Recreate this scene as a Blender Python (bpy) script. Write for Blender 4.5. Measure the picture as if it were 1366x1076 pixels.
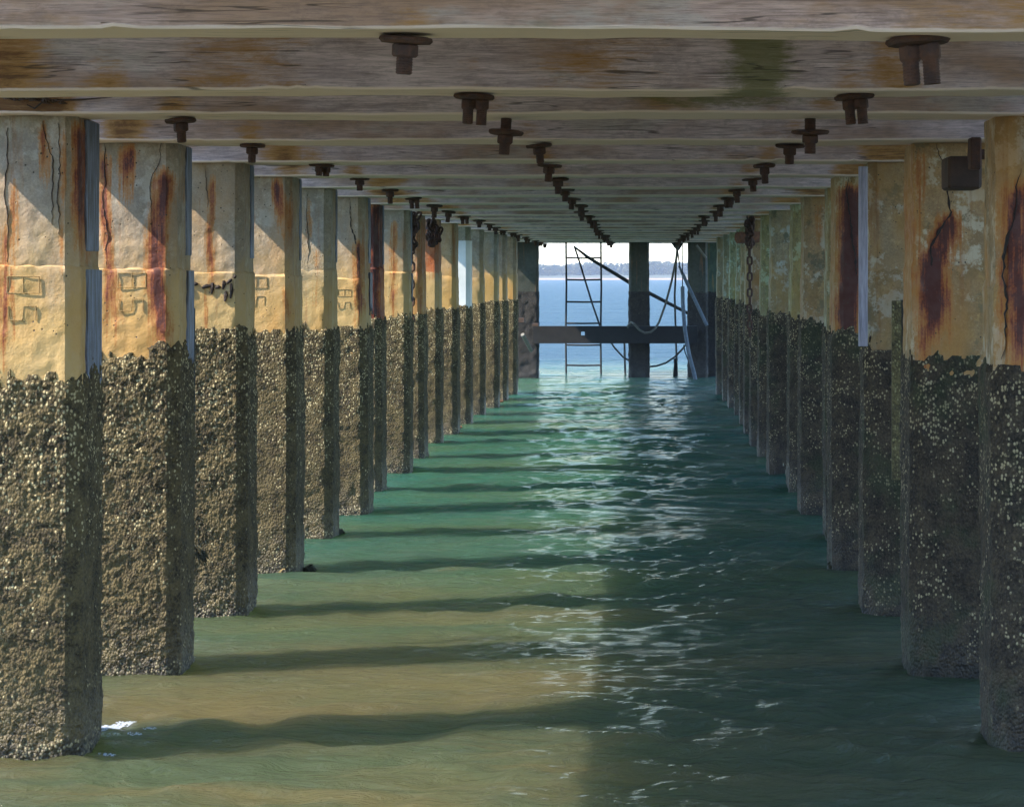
import bpy, math, random
import numpy as np
from mathutils import Vector, Matrix

# ------------------------------------------------------------------ clearing
for o in list(bpy.data.objects): bpy.data.objects.remove(o)
S = bpy.context.scene
C = S.collection
H = 1.8                      # camera height above the water (m)
F = 3480.0                   # focal length in photo pixels (1366 wide)
K = F * H
VX, VY = 850.0, 368.0        # vanishing point of the pier in the photograph

# ------------------------------------------------------------------ camera
cd = bpy.data.cameras.new('camera'); cam = bpy.data.objects.new('camera', cd); C.objects.link(cam)
cam.location = (0, 0, H); cam.rotation_euler = (math.radians(90), 0, 0)
cd.sensor_width = 36; cd.lens = 36 * F / 1366
cd.shift_x = -(VX - 683) / 1366; cd.shift_y = -(538 - VY) / 1366
cd.clip_start = 0.1; cd.clip_end = 20000
S.camera = cam

# ------------------------------------------------------------------ light
SUN = Vector((1.0, 0.31, -1.0)).normalized()          # travel direction
sun_el = math.asin(-SUN.z); az = math.atan2(-SUN.x, -SUN.y)   # where the sun stands
w = bpy.data.worlds.new('World'); S.world = w; w.use_nodes = True
nt = w.node_tree; nt.nodes.clear()
sky = nt.nodes.new('ShaderNodeTexSky'); sky.sky_type = 'NISHITA'; sky.sun_disc = False
sky.sun_elevation = sun_el; sky.sun_rotation = az
sky.air_density = 1.0; sky.dust_density = 0.0; sky.ozone_density = 4.0
bg = nt.nodes.new('ShaderNodeBackground'); bg.inputs['Strength'].default_value = 0.125
wo = nt.nodes.new('ShaderNodeOutputWorld')
nt.links.new(sky.outputs[0], bg.inputs[0]); nt.links.new(bg.outputs[0], wo.inputs[0])
sl = bpy.data.lights.new('sun', 'SUN'); sl.energy = 2.6; sl.angle = math.radians(0.5); sl.color = (1.0, 0.9, 0.75)
so = bpy.data.objects.new('sun', sl); C.objects.link(so)
so.rotation_euler = SUN.to_track_quat('-Z', 'Y').to_euler(); so.location = (-20, -10, 30)
S.view_settings.view_transform = 'Standard'; S.view_settings.look = 'None'
S.view_settings.exposure = 2.3; S.view_settings.gamma = 1.0

# ------------------------------------------------------------------ noise
def _h(ix, iy, iz, seed):
    M = np.uint64(0xffffffff)
    n = (ix.astype(np.int64) * 374761393 + iy.astype(np.int64) * 668265263 + iz.astype(np.int64) * 2147483647 % 4294967291 + seed * 1274126177)
    n = n.astype(np.uint64) & M
    n = ((n ^ (n >> np.uint64(13))) * np.uint64(1274126177)) & M
    n = ((n ^ (n >> np.uint64(16))) * np.uint64(2246822519)) & M
    return ((n ^ (n >> np.uint64(15))) & M).astype(np.float64) / 4294967295.0
def vn(p, sc, seed=0):
    """value noise, -1..1, p (n,3)"""
    q = p * np.asarray(sc, float); i = np.floor(q); f = q - i; f = f * f * (3 - 2 * f)
    r = 0
    for dx in (0, 1):
        for dy in (0, 1):
            for dz in (0, 1):
                wgt = (f[:, 0] if dx else 1 - f[:, 0]) * (f[:, 1] if dy else 1 - f[:, 1]) * (f[:, 2] if dz else 1 - f[:, 2])
                r = r + wgt * _h(i[:, 0] + dx, i[:, 1] + dy, i[:, 2] + dz, seed)
    return r * 2 - 1
def worley(p, sc, seed=0):
    q = p * sc; i = np.floor(q); best = np.full(len(p), 9.0)
    for dx in (-1, 0, 1):
        for dy in (-1, 0, 1):
            for dz in (-1, 0, 1):
                a, b, c = i[:, 0] + dx, i[:, 1] + dy, i[:, 2] + dz
                d = (a + _h(a, b, c, seed) - q[:, 0]) ** 2 + (b + _h(a, b, c, seed + 7) - q[:, 1]) ** 2 + (c + _h(a, b, c, seed + 13) - q[:, 2]) ** 2
                best = np.minimum(best, d)
    return np.sqrt(best)

# ------------------------------------------------------------------ object helpers
def mk(name, V, Fc, mat, parent=None, smooth=False, attrs=None):
    me = bpy.data.meshes.new(name)
    V = np.asarray(V, float)
    if isinstance(Fc, np.ndarray):
        n = Fc.shape[1]
        me.vertices.add(len(V)); me.vertices.foreach_set('co', V.ravel())
        me.loops.add(Fc.size); me.loops.foreach_set('vertex_index', Fc.ravel().astype(np.int32))
        me.polygons.add(len(Fc)); me.polygons.foreach_set('loop_start', np.arange(0, Fc.size, n, dtype=np.int32))
        me.update(calc_edges=True)
    else:
        me.from_pydata([tuple(v) for v in V], [], Fc); me.update()
    if smooth: me.polygons.foreach_set('use_smooth', np.ones(len(me.polygons), bool))
    for k, a in (attrs or {}).items():
        at = me.attributes.new(k, 'FLOAT', 'POINT'); at.data.foreach_set('value', np.asarray(a, np.float32))
    me.validate()
    if smooth: me.set_sharp_from_angle(angle=math.radians(34))
    me.materials.append(mat)
    o = bpy.data.objects.new(name, me); C.objects.link(o)
    if parent is not None: o.parent = parent
    return o
def tag(o, label=None, cat=None, group=None, kind=None):
    if label: o['label'] = label
    if cat: o['category'] = cat
    if group: o['group'] = group
    if kind: o['kind'] = kind
    return o
def empty(name, loc):
    o = bpy.data.objects.new(name, None); C.objects.link(o); o.location = loc; o.empty_display_size = .1
    return o
class MB:
    """collects pieces, then links them as one mesh"""
    def __init__(s): s.v = []; s.f = []
    def add(s, V, Fc):
        b = len(s.v); s.v += [tuple(v) for v in V]; s.f += [tuple(b + i for i in f) for f in Fc]; return s
    def box(s, lo, hi, bev=0.0):
        (x0, y0, z0), (x1, y1, z1) = lo, hi
        if bev <= 0:
            V = [(x, y, z) for x in (x0, x1) for y in (y0, y1) for z in (z0, z1)]
            return s.add(V, [(0, 1, 3, 2), (4, 6, 7, 5), (0, 4, 5, 1), (2, 3, 7, 6), (0, 2, 6, 4), (1, 5, 7, 3)])
        b = bev; r = []
        for x, xs in ((x0, b), (x1, -b)):
            ring = [(y0 + b, z0), (y1 - b, z0), (y1, z0 + b), (y1, z1 - b), (y1 - b, z1), (y0 + b, z1), (y0, z1 - b), (y0, z0 + b)]
            r.append((x, xs, ring))
        V = []
        cy, cz = (y0 + y1) / 2, (z0 + z1) / 2
        def rg(x, ring, sh): return [(x, y + (b if y < cy else -b) * sh, z + (b if z < cz else -b) * sh) for y, z in ring]
        V += rg(x0, r[0][2], .7) + rg(x0 + b, r[0][2], 0) + rg(x1 - b, r[1][2], 0) + rg(x1, r[1][2], .7)
        Fc = []
        for k in range(3):
            for i in range(8):
                j = (i + 1) % 8; Fc.append((k * 8 + i, k * 8 + j, k * 8 + 8 + j, k * 8 + 8 + i))
        Fc.append(tuple(range(7, -1, -1))); Fc.append(tuple(range(24, 32)))
        return s.add(V, Fc)
    def tube(s, pts, rad, n=8, cap=True, flat=1.0, jit=0):
        pts = [Vector(p) for p in pts]; V = []; Fc = []
        rads = rad if isinstance(rad, (list, tuple)) else [rad] * len(pts)
        up = None
        for i, p in enumerate(pts):
            t = (pts[min(i + 1, len(pts) - 1)] - pts[max(i - 1, 0)]).normalized()
            if up is None:
                up = Vector((0, 0, 1)) if abs(t.z) < .9 else Vector((0, 1, 0))
            a = t.cross(up).normalized(); b = a.cross(t).normalized(); up = b
            for k in range(n):
                an = 2 * math.pi * k / n
                rr = rads[i] * (1 + (random.random() - .5) * jit)
                V.append(p + (a * math.cos(an) + b * math.sin(an) * flat) * rr)
        for i in range(len(pts) - 1):
            for k in range(n):
                j = (k + 1) % n; Fc.append((i * n + k, i * n + j, i * n + n + j, i * n + n + k))
        if cap:
            Fc.append(tuple(range(n - 1, -1, -1))); Fc.append(tuple(range((len(pts) - 1) * n, len(pts) * n)))
        return s.add(V, Fc)
    def build(s, name, mat, parent=None, smooth=False):
        return mk(name, s.v, s.f, mat, parent, smooth)
def wp(px, py, u):
    """world point of a photo pixel at inverse-pixel depth u (1e-3 units)"""
    u = u * 1e-3; return Vector(((px - VX) * u * H, K * u, H - (py - VY) * u * H))
ORD = ['nearest', 'second', 'third', 'fourth', 'fifth', 'sixth', 'seventh', 'eighth', 'ninth', 'tenth', 'eleventh', 'twelfth',
       'thirteenth', 'fourteenth', 'fifteenth', 'sixteenth', 'seventeenth', 'eighteenth', 'nineteenth', 'twentieth', 'twenty-first', 'twenty-second', 'twenty-third']

# ------------------------------------------------------------------ materials
class NT:
    def __init__(s, name):
        s.m = bpy.data.materials.new(name); s.m.use_nodes = True; s.t = s.m.node_tree; s.t.nodes.clear()
        s.out = s.n('ShaderNodeOutputMaterial'); s.p = s.n('ShaderNodeBsdfPrincipled'); s.l(s.p.outputs[0], s.out.inputs[0])
        s.geo = s.n('ShaderNodeNewGeometry'); s.pos = s.geo.outputs['Position']
    def n(s, t, **k):
        x = s.t.nodes.new(t)
        for a, b in k.items(): setattr(x, a, b)
        return x
    def l(s, a, b): s.t.links.new(a, b)
    def mapv(s, scale, off=(0, 0, 0), src=None):
        m = s.n('ShaderNodeMapping'); m.inputs['Scale'].default_value = scale; m.inputs['Location'].default_value = off
        s.l(src or s.pos, m.inputs[0]); return m.outputs[0]
    def noise(s, scale, detail=4, rough=.55, sc3=(1, 1, 1), off=(0, 0, 0), dist=0):
        x = s.n('ShaderNodeTexNoise'); x.inputs['Scale'].default_value = scale; x.inputs['Detail'].default_value = detail
        x.inputs['Roughness'].default_value = rough; x.inputs['Distortion'].default_value = dist
        s.l(s.mapv(sc3, off), x.inputs['Vector']); return x.outputs[0]
    def voro(s, scale, feat='F1', sc3=(1, 1, 1)):
        x = s.n('ShaderNodeTexVoronoi'); x.feature = feat; x.inputs['Scale'].default_value = scale
        s.l(s.mapv(sc3), x.inputs['Vector']); return x
    def ramp(s, src, lo, hi, a=0., b=1.):
        x = s.n('ShaderNodeMapRange'); x.interpolation_type = 'SMOOTHSTEP'
        for i, v in ((1, lo), (2, hi), (3, a), (4, b)): x.inputs[i].default_value = v
        s.l(src, x.inputs[0]); return x.outputs[0]
    def mix(s, fac, a, b, mode='MIX'):
        x = s.n('ShaderNodeMix'); x.data_type = 'RGBA'; x.blend_type = mode
        s._set(x.inputs[0], fac); s._set(x.inputs[6], a); s._set(x.inputs[7], b); return x.outputs[2]
    def _set(s, inp, v):
        if isinstance(v, (int, float)): inp.default_value = v
        elif isinstance(v, (tuple, list)): inp.default_value = (*v, 1) if len(v) == 3 else v
        else: s.l(v, inp)
    def math(s, op, a, b=0., clamp=False):
        x = s.n('ShaderNodeMath'); x.operation = op; x.use_clamp = clamp; s._set(x.inputs[0], a); s._set(x.inputs[1], b); return x.outputs[0]
    def attr(s, name):
        x = s.n('ShaderNodeAttribute'); x.attribute_name = name; return x.outputs['Fac']
    def z(s):
        x = s.n('ShaderNodeSeparateXYZ'); s.l(s.pos, x.inputs[0]); return x.outputs
    def bump(s, h, strength=.5, dist=.01, prev=None):
        x = s.n('ShaderNodeBump'); x.inputs['Strength'].default_value = strength; x.inputs['Distance'].default_value = dist
        s.l(h, x.inputs['Height'])
        if prev is not None: s.l(prev, x.inputs['Normal'])
        return x.outputs[0]
    def fin(s, col, rough=.7, nrm=None, spec=None, metal=None):
        s._set(s.p.inputs['Base Color'], col); s._set(s.p.inputs['Roughness'], rough)
        if nrm is not None: s.l(nrm, s.p.inputs['Normal'])
        if spec is not None: s._set(s.p.inputs['Specular IOR Level'], spec)
        if metal is not None: s._set(s.p.inputs['Metallic'], metal)
        return s.m

def concrete(name, base, base2, stain, stain_amt, mott=0.0, streak=.6, tint_obj=True, level=None):
    s = NT(name)
    c = s.mix(s.ramp(s.noise(3.2, 5, .6), .35, .68), base, base2)
    # fine grain
    c = s.mix(s.ramp(s.noise(85, 4, .8), .35, .66, 0, .6), c, tuple(x * .45 for x in base))
    c = s.mix(s.ramp(s.noise(7, 9, .8, off=(2, 9, 6)), .42, .60, 0, .62), c, tuple(x * .42 for x in base))
    c = s.mix(s.ramp(s.noise(16, 6, .75, off=(8, 3, 1)), .56, .66, 0, .4), c, tuple(min(.8, x * 1.5) for x in base))
    # pale crusts with ragged edges
    if mott > 0:
        mm = s.ramp(s.noise(5.5, 9, .72, off=(3, 1, 9)), .52, .58)
        c = s.mix(s.math('MULTIPLY', mm, mott), c, (.52, .49, .42))
        dk = s.ramp(s.noise(6.5, 9, .75, off=(13, 5, 2)), .55, .62)
        c = s.mix(s.math('MULTIPLY', dk, mott), c, (.13, .12, .07))
    if level:
        zl = s.math('ADD', s.z()[2], s.math('MULTIPLY', s.math('SUBTRACT', s.noise(4, 6, .7, sc3=(1.5, 1.5, .7), off=(5, 5, 1)), .5), .9))
        c = s.mix(s.ramp(zl, 1.62, 2.12, .94, .06), c, level)
    # general wash
    c = s.mix(s.ramp(s.noise(1.6, 4, .6, sc3=(2.2, 2.2, .8), off=(7, 2, 4)), .42, .68, 0, stain_amt), c, stain)
    # thin runs
    st = s.noise(1, 5, .6, sc3=(17, 17, 1.3), off=(2, 8, 3))
    c = s.mix(s.ramp(st, .56, .72, 0, streak), c, (.26, .10, .025))
    # painted-on rust from the bars behind cracks (mask made with the mesh)
    ra = s.attr('rust')
    rn = s.math('ADD', ra, s.math('MULTIPLY', s.math('SUBTRACT', s.noise(14, 9, .75, sc3=(1, 1, .4)), .5), 1.5))
    rn = s.math('ADD', rn, s.math('MULTIPLY', s.math('SUBTRACT', s.noise(1, 6, .75, sc3=(55, 55, 2.0), dist=.3), .5), 2.2))
    rn = s.math('ADD', rn, s.math('MULTIPLY', s.math('SUBTRACT', s.noise(90, 4, .7), .5), .7))
    rn = s.math('MULTIPLY', rn, s.ramp(ra, .02, .22))
    c = s.mix(s.ramp(rn, .12, .6, 0, .9), c, (.40, .17, .035))
    c = s.mix(s.ramp(rn, .42, 1.0), c, (.22, .050, .014))
    c = s.mix(s.ramp(rn, .85, 1.2), c, (.07, .014, .008))
    # air holes
    v = s.voro(36); hole = s.ramp(s.math('ADD', v.outputs['Distance'], s.math('MULTIPLY', s.noise(60, 2), .12)), .15, .22, 1, 0)
    pick = s.math('GREATER_THAN', s.noise(9, 2, .5), .53)
    hole = s.math('MULTIPLY', hole, pick)
    c = s.mix(hole, c, (.05, .035, .02))
    if tint_obj:
        oi = s.n('ShaderNodeObjectInfo'); c = s.mix(1.0, c, oi.outputs['Color'], 'MULTIPLY')
    hgt = s.math('SUBTRACT', s.math('ADD', s.noise(9, 8, .65), s.math('MULTIPLY', s.noise(55, 4, .6), .35)), s.math('MULTIPLY', hole, .8))
    return s.fin(c, s.ramp(s.noise(20, 3), .3, .7, .5, .8), s.bump(hgt, .55, .012))

M_conL = concrete('concrete_left', (.42, .35, .275), (.28, .235, .185), (.40, .235, .10), .7, .35, .75, level=(.44, .29, .11))
M_jacL = concrete('concrete_ochre', (.42, .36, .28), (.33, .28, .21), (.45, .23, .05), .65, .1, .45, level=(.50, .325, .12))
M_conR = concrete('concrete_right', (.46, .32, .17), (.38, .28, .17), (.42, .22, .05), .75, .9, .55)
M_jacR = concrete('concrete_right_low', (.40, .27, .12), (.34, .24, .13), (.38, .19, .045), .7, .7, .55)

def crustmat(name, dark, mid, pale, plo, phi, wetz=.35, green=0.0, footd=0.0, clump=1.3):
    s = NT(name)
    v = s.voro(92, sc3=(1, 1, .75)); v2 = s.voro(130)
    sep = s.n('ShaderNodeSeparateColor'); s.l(v.outputs['Color'], sep.inputs[0]); r = sep.outputs[0]
    sep2 = s.n('ShaderNodeSeparateColor'); s.l(v2.outputs['Color'], sep2.inputs[0]); r2 = sep2.outputs[1]
    c = s.mix(s.ramp(s.noise(9, 8, .75), .40, .60), dark, mid)
    c = s.mix(s.math('MULTIPLY', r2, .45), c, tuple(x * 1.8 for x in mid))
    zz = s.z()[2]
    den = s.math('ADD', s.math('ADD', s.math('MULTIPLY', s.math('SUBTRACT', s.noise(5, 6, .75, off=(4, 4, 4)), .5), clump), .65), s.ramp(zz, .3, 1.45, -.34, -.06))
    pk = s.math('ADD', r, s.math('SUBTRACT', den, .5))
    if footd: pk = s.math('ADD', pk, s.ramp(zz, .035, .08, footd * 1.4, 0))
    pk = s.ramp(pk, plo, phi)
    inner = s.ramp(v.outputs['Distance'], .30, .62, 1, 0)
    c = s.mix(s.math('MULTIPLY', pk, inner), c, pale)
    cav = s.ramp(v.outputs['Distance'], .45, .85)       # darker between the shells
    c = s.mix(s.math('MULTIPLY', cav, .35), c, tuple(x * .6 for x in dark))
    if green > 0:
        c = s.mix(s.ramp(s.noise(2.6, 5, .65, off=(1, 6, 2)), .5, .64, 0, green), c, (.03, .045, .015))
    c = s.mix(s.ramp(s.math('ADD', zz, s.math('MULTIPLY', s.noise(9, 4), .12)), .07, .15, .55, 0), c, (.012, .011, .009))
    oi = s.n('ShaderNodeObjectInfo'); c = s.mix(1.0, c, oi.outputs['Color'], 'MULTIPLY')
    h = s.math('ADD', s.math('MULTIPLY', s.math('SUBTRACT', 1., v.outputs['Distance']), .9), s.math('MULTIPLY', s.noise(140, 4, .7), .5))
    ro = s.ramp(zz, .05, wetz, .35, .8)
    return s.fin(c, ro, s.bump(h, .8, .012), .3)
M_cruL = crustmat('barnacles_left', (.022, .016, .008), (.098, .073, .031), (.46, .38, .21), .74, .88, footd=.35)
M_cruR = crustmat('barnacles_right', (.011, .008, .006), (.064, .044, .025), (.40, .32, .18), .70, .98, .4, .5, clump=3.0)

def timber(name, a, b, ochre=.6, green=.3):
    s = NT(name)
    gr = s.noise(1, 9, .72, sc3=(3.2, 42, 42), dist=.7)
    fine = s.noise(1, 5, .75, sc3=(11, 210, 210))
    c = s.mix(s.ramp(gr, .32, .68), a, b)
    c = s.mix(s.ramp(s.noise(1.1, 4, .6, sc3=(1, 1.3, 2.2), off=(3, 3, 3)), .44, .62, 0, .8), c, (.40, .23, .14))
    c = s.mix(s.ramp(s.noise(1.3, 6, .65, sc3=(1, 1.7, 3), off=(9, 1, 5)), .58, .66, 0, .5), c, (.50, .46, .44))
    c = s.mix(s.ramp(s.noise(1.0, 5, .65, sc3=(1, 1.7, 2.5), off=(5, 11, 3)), .60, .70, 0, ochre), c, (.42, .20, .03))
    c = s.mix(s.ramp(s.noise(1.2, 5, .65, sc3=(1, 1.9, 2.5), off=(21, 4, 3)), .62, .70, 0, green), c, (.10, .11, .02))
    c = s.mix(s.ramp(fine, .44, .64, 0, .5), c, tuple(x * .36 for x in b))
    c = s.mix(s.ramp(s.noise(11, 8, .8, sc3=(.8, 1.6, 1.6), off=(7, 7, 7)), .5, .62, 0, .35), c, tuple(x * .4 for x in b))
    ra = s.attr('rust')
    rn = s.math('ADD', ra, s.math('MULTIPLY', s.math('SUBTRACT', s.noise(4, 9, .8, sc3=(1, 1, 5), dist=.5), .5), 2.0)); rn = s.math('ADD', rn, s.math('MULTIPLY', s.math('SUBTRACT', s.noise(1, 5, .7, sc3=(4, 60, 60)), .5), 1.0)); rn = s.math('MULTIPLY', rn, s.ramp(ra, .02, .25))
    c = s.mix(s.ramp(rn, .12, .75, 0, .88), c, (.42, .20, .035))
    c = s.mix(s.ramp(rn, .6, 1.1), c, (.17, .07, .015))
    ea = s.math('ADD', s.attr('edge'), s.math('MULTIPLY', s.math('SUBTRACT', s.noise(4, 6, .7, sc3=(1, 1, 4), off=(6, 2, 3)), .5), 1.5)); ea = s.math('MULTIPLY', ea, s.ramp(s.attr('edge'), .02, .4))
    c = s.mix(s.ramp(ea, .38, .95, 0, .85), c, (.95, .76, .70))  # beam underside paled: light off the water put into the colour
    ga = s.attr('green')
    gn = s.math('ADD', ga, s.math('MULTIPLY', s.math('SUBTRACT', s.noise(4, 9, .8, sc3=(1, 1, 5), off=(1, 2, 3)), .5), 2.0)); gn = s.math('MULTIPLY', gn, s.ramp(ga, .02, .3))
    c = s.mix(s.ramp(gn, .3, .8, 0, .8), c, (.13, .135, .02))
    # drying checks along the grain
    ck = s.noise(1, 3, .5, sc3=(.7, 24, 24), off=(0, 4, 4), dist=.35)
    ckm = s.math('MULTIPLY', s.ramp(s.math('ABSOLUTE', s.math('SUBTRACT', ck, .5)), .003, .012, 1, 0), s.ramp(s.noise(1.7, 3), .50, .56))
    c = s.mix(s.math('MULTIPLY', ckm, .7), c, (.03, .022, .018))
    h = s.math('SUBTRACT', s.math('ADD', s.math('MULTIPLY', gr, .6), s.math('MULTIPLY', fine, .4)), ckm)
    return s.fin(c, .72, s.bump(h, .5, .006))
M_tim = timber('weathered_timber', (.84, .68, .73), (.48, .37, .405), .6, .35)
M_timb = timber('weathered_timber_brown', (.70, .49, .45), (.46, .30, .265), .5, .5)

def rustmat(name, a, b, scale=30, metal=.2):
    s = NT(name)
    c = s.mix(s.ramp(s.noise(scale, 6, .7), .35, .65), a, b)
    return s.fin(c, .8, s.bump(s.noise(scale * 2.5, 5, .7), .9, .006), metal=metal)
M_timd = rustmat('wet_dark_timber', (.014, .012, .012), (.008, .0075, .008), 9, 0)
M_rust = rustmat('rusted_iron', (.055, .030, .025), (.11, .048, .028))
M_rusto = rustmat('orange_rusted_iron', (.20, .07, .025), (.10, .04, .02))
M_iron = rustmat('dark_iron', (.022, .026, .03), (.045, .045, .045), 20, .3)
M_galv = rustmat('worn_galvanised_steel', (.16, .19, .22), (.10, .12, .15), 14, .5)
M_rope = rustmat('wet_rope', (.05, .05, .045), (.12, .11, .09), 60, 0)
M_ropel = rustmat('pale_rope', (.20, .19, .16), (.12, .11, .09), 60, 0)
M_dark = rustmat('crack_void', (.012, .008, .006), (.03, .015, .01), 40, 0)
M_rustgreen = rustmat('mossy_bracket', (.10, .035, .02), (.045, .04, .02), 40, 0)
M_block = rustmat('old_block', (.085, .045, .028), (.045, .026, .018), 8, 0)

# ------------------------------------------------------------------ water
def make_water():
    rng = np.random.default_rng(5)
    xs = np.concatenate([-np.geomspace(2500, 3.4, 60), np.arange(-3.3, 2.6, .028), np.geomspace(2.65, 2500, 60)])
    ys = [-2500, -900, -300, -120, -60, -30, -15, -6, 0, 3]
    y = 4.0
    while y < 56: ys.append(y); y += max(.026, .0021 * y)
    ys += list(np.geomspace(56.3, 6000, 260)); ys = np.array(ys)
    X, Y = np.meshgrid(xs, ys); Z = np.zeros_like(X)
    dx = np.gradient(xs)[None, :]; dy = np.gradient(ys)[:, None]
    cell = np.maximum(dx * .6, dy) + 0 * X
    P = np.stack([X.ravel(), Y.ravel(), Z.ravel()], 1)
    wx = vn(P, (.7, .7, 1), 3).reshape(X.shape) * .45; wy = vn(P, (.8, .8, 1), 4).reshape(X.shape) * .35
    Xw, Yw = X + wx, Y + wy
    for i in range(64):
        lam = .16 * (26 ** (rng.random() ** 1.25))
        th = math.radians(98 + rng.normal() * 36)         # travel mostly along the pier
        k = 2 * math.pi / lam; st = (.048 if lam < .45 else .032 if lam < .9 else .013) * (.55 + .9 * rng.random())
        amp = st / k * (1.5 if lam < 1.2 else 1.0)
        ph = rng.random() * 6.283
        att = np.clip((lam / cell - 3) / 4, 0, 1)
        arg = k * (Xw * math.cos(th) + Yw * math.sin(th)) + ph
        sw = np.sin(arg); Z += att * amp * (np.exp(.6 * sw) - 1.09)
    gust = .65 + .45 * vn(P, (.25, .4, 1), 9).reshape(X.shape)
    Z *= gust
    P[:, 2] = Z.ravel()
    nx, ny = len(xs), len(ys); idx = np.arange(nx * ny).reshape(ny, nx)
    Fc = np.stack([idx[:-1, :-1], idx[:-1, 1:], idx[1:, 1:], idx[1:, :-1]], -1).reshape(-1, 4)
    # the body of water is closed: sides and a bottom well below
    lo = P.copy(); lo[:, 2] = -9.0; off = nx * ny
    def wall(e): return np.stack([e[:-1], e[:-1] + off, e[1:] + off, e[1:]], -1)
    Fc = np.vstack([Fc, Fc[:, ::-1] + off, wall(idx[0]), wall(idx[-1])[:, ::-1], wall(idx[:, 0])[:, ::-1], wall(idx[:, -1])]); P = np.vstack([P, lo])
    s = NT('sea_water')
    xyz = s.z()
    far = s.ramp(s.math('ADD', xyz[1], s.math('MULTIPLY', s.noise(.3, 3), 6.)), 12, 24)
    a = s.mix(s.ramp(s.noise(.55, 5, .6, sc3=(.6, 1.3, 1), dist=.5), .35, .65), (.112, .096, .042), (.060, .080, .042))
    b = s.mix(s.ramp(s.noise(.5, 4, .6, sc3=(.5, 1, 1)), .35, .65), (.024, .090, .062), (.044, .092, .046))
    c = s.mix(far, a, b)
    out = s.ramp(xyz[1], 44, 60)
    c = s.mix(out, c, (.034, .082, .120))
    # churned-up silt in thin threads
    th_ = s.noise(1, 6, .7, sc3=(1.1, 7, 1), dist=1.0)
    c = s.mix(s.ramp(th_, .60, .70, 0, .3), c, (.12, .105, .055))
    n1 = s.noise(1, 6, .62, sc3=(4.6, 9.5, 1), dist=.7); n2 = s.noise(1, 4, .65, sc3=(18, 36, 1), dist=.6)
    n3 = s.math('ADD', s.noise(1, 5, .65, sc3=(.5, .9, 1), dist=.5), s.math('MULTIPLY', s.noise(1, 5, .7, sc3=(.05, .12, 1)), 5.)); b0 = s.n('ShaderNodeBump'); b0.inputs['Distance'].default_value = 1.0; s.l(n3, b0.inputs['Height']); s.l(s.math('MULTIPLY', out, 1.0), b0.inputs['Strength'])
    b1 = s.bump(n1, .95, .17, b0.outputs[0]); b2 = s.bump(n2, .7, .026, b1)
    s.p.inputs['IOR'].default_value = 1.33
    s.p.subsurface_method = 'BURLEY'; s.p.inputs['Subsurface Weight'].default_value = .75; s.p.inputs['Subsurface Radius'].default_value = (.8, 1.0, .6); s.p.inputs['Subsurface Scale'].default_value = 1.3
    tag(mk('water', P, Fc, s.fin(c, s.ramp(out, 0, 1, .04, .3), b2, s.ramp(out, 0, 1, .45, .3)), None, True), kind='structure')
    p2 = s.n('ShaderNodeBsdfPrincipled'); p2.subsurface_method = 'BURLEY'; s.l(c, p2.inputs['Base Color']); s.l(b2, p2.inputs['Normal'])
    p2.inputs['Specular IOR Level'].default_value = 0; p2.inputs['Roughness'].default_value = 1
    for k_ in ('Subsurface Weight', 'Subsurface Scale'): p2.inputs[k_].default_value = s.p.inputs[k_].default_value
    p2.inputs['Subsurface Radius'].default_value = (.8, 1.0, .6)
    mx = s.n('ShaderNodeMixShader'); mx.inputs[0].default_value = .46      # share without specular, weakens the sky glare on the water
    s.l(s.p.outputs[0], mx.inputs[1]); s.l(p2.outputs[0], mx.inputs[2]); s.l(mx.outputs[0], s.out.inputs[0])
    return xs, ys, Z
WXS, WYS, WZ = make_water()
def sea(x, y): return WZ[min(len(WYS) - 1, int(np.searchsorted(WYS, y))), min(len(WXS) - 1, int(np.searchsorted(WXS, x)))]

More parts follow.
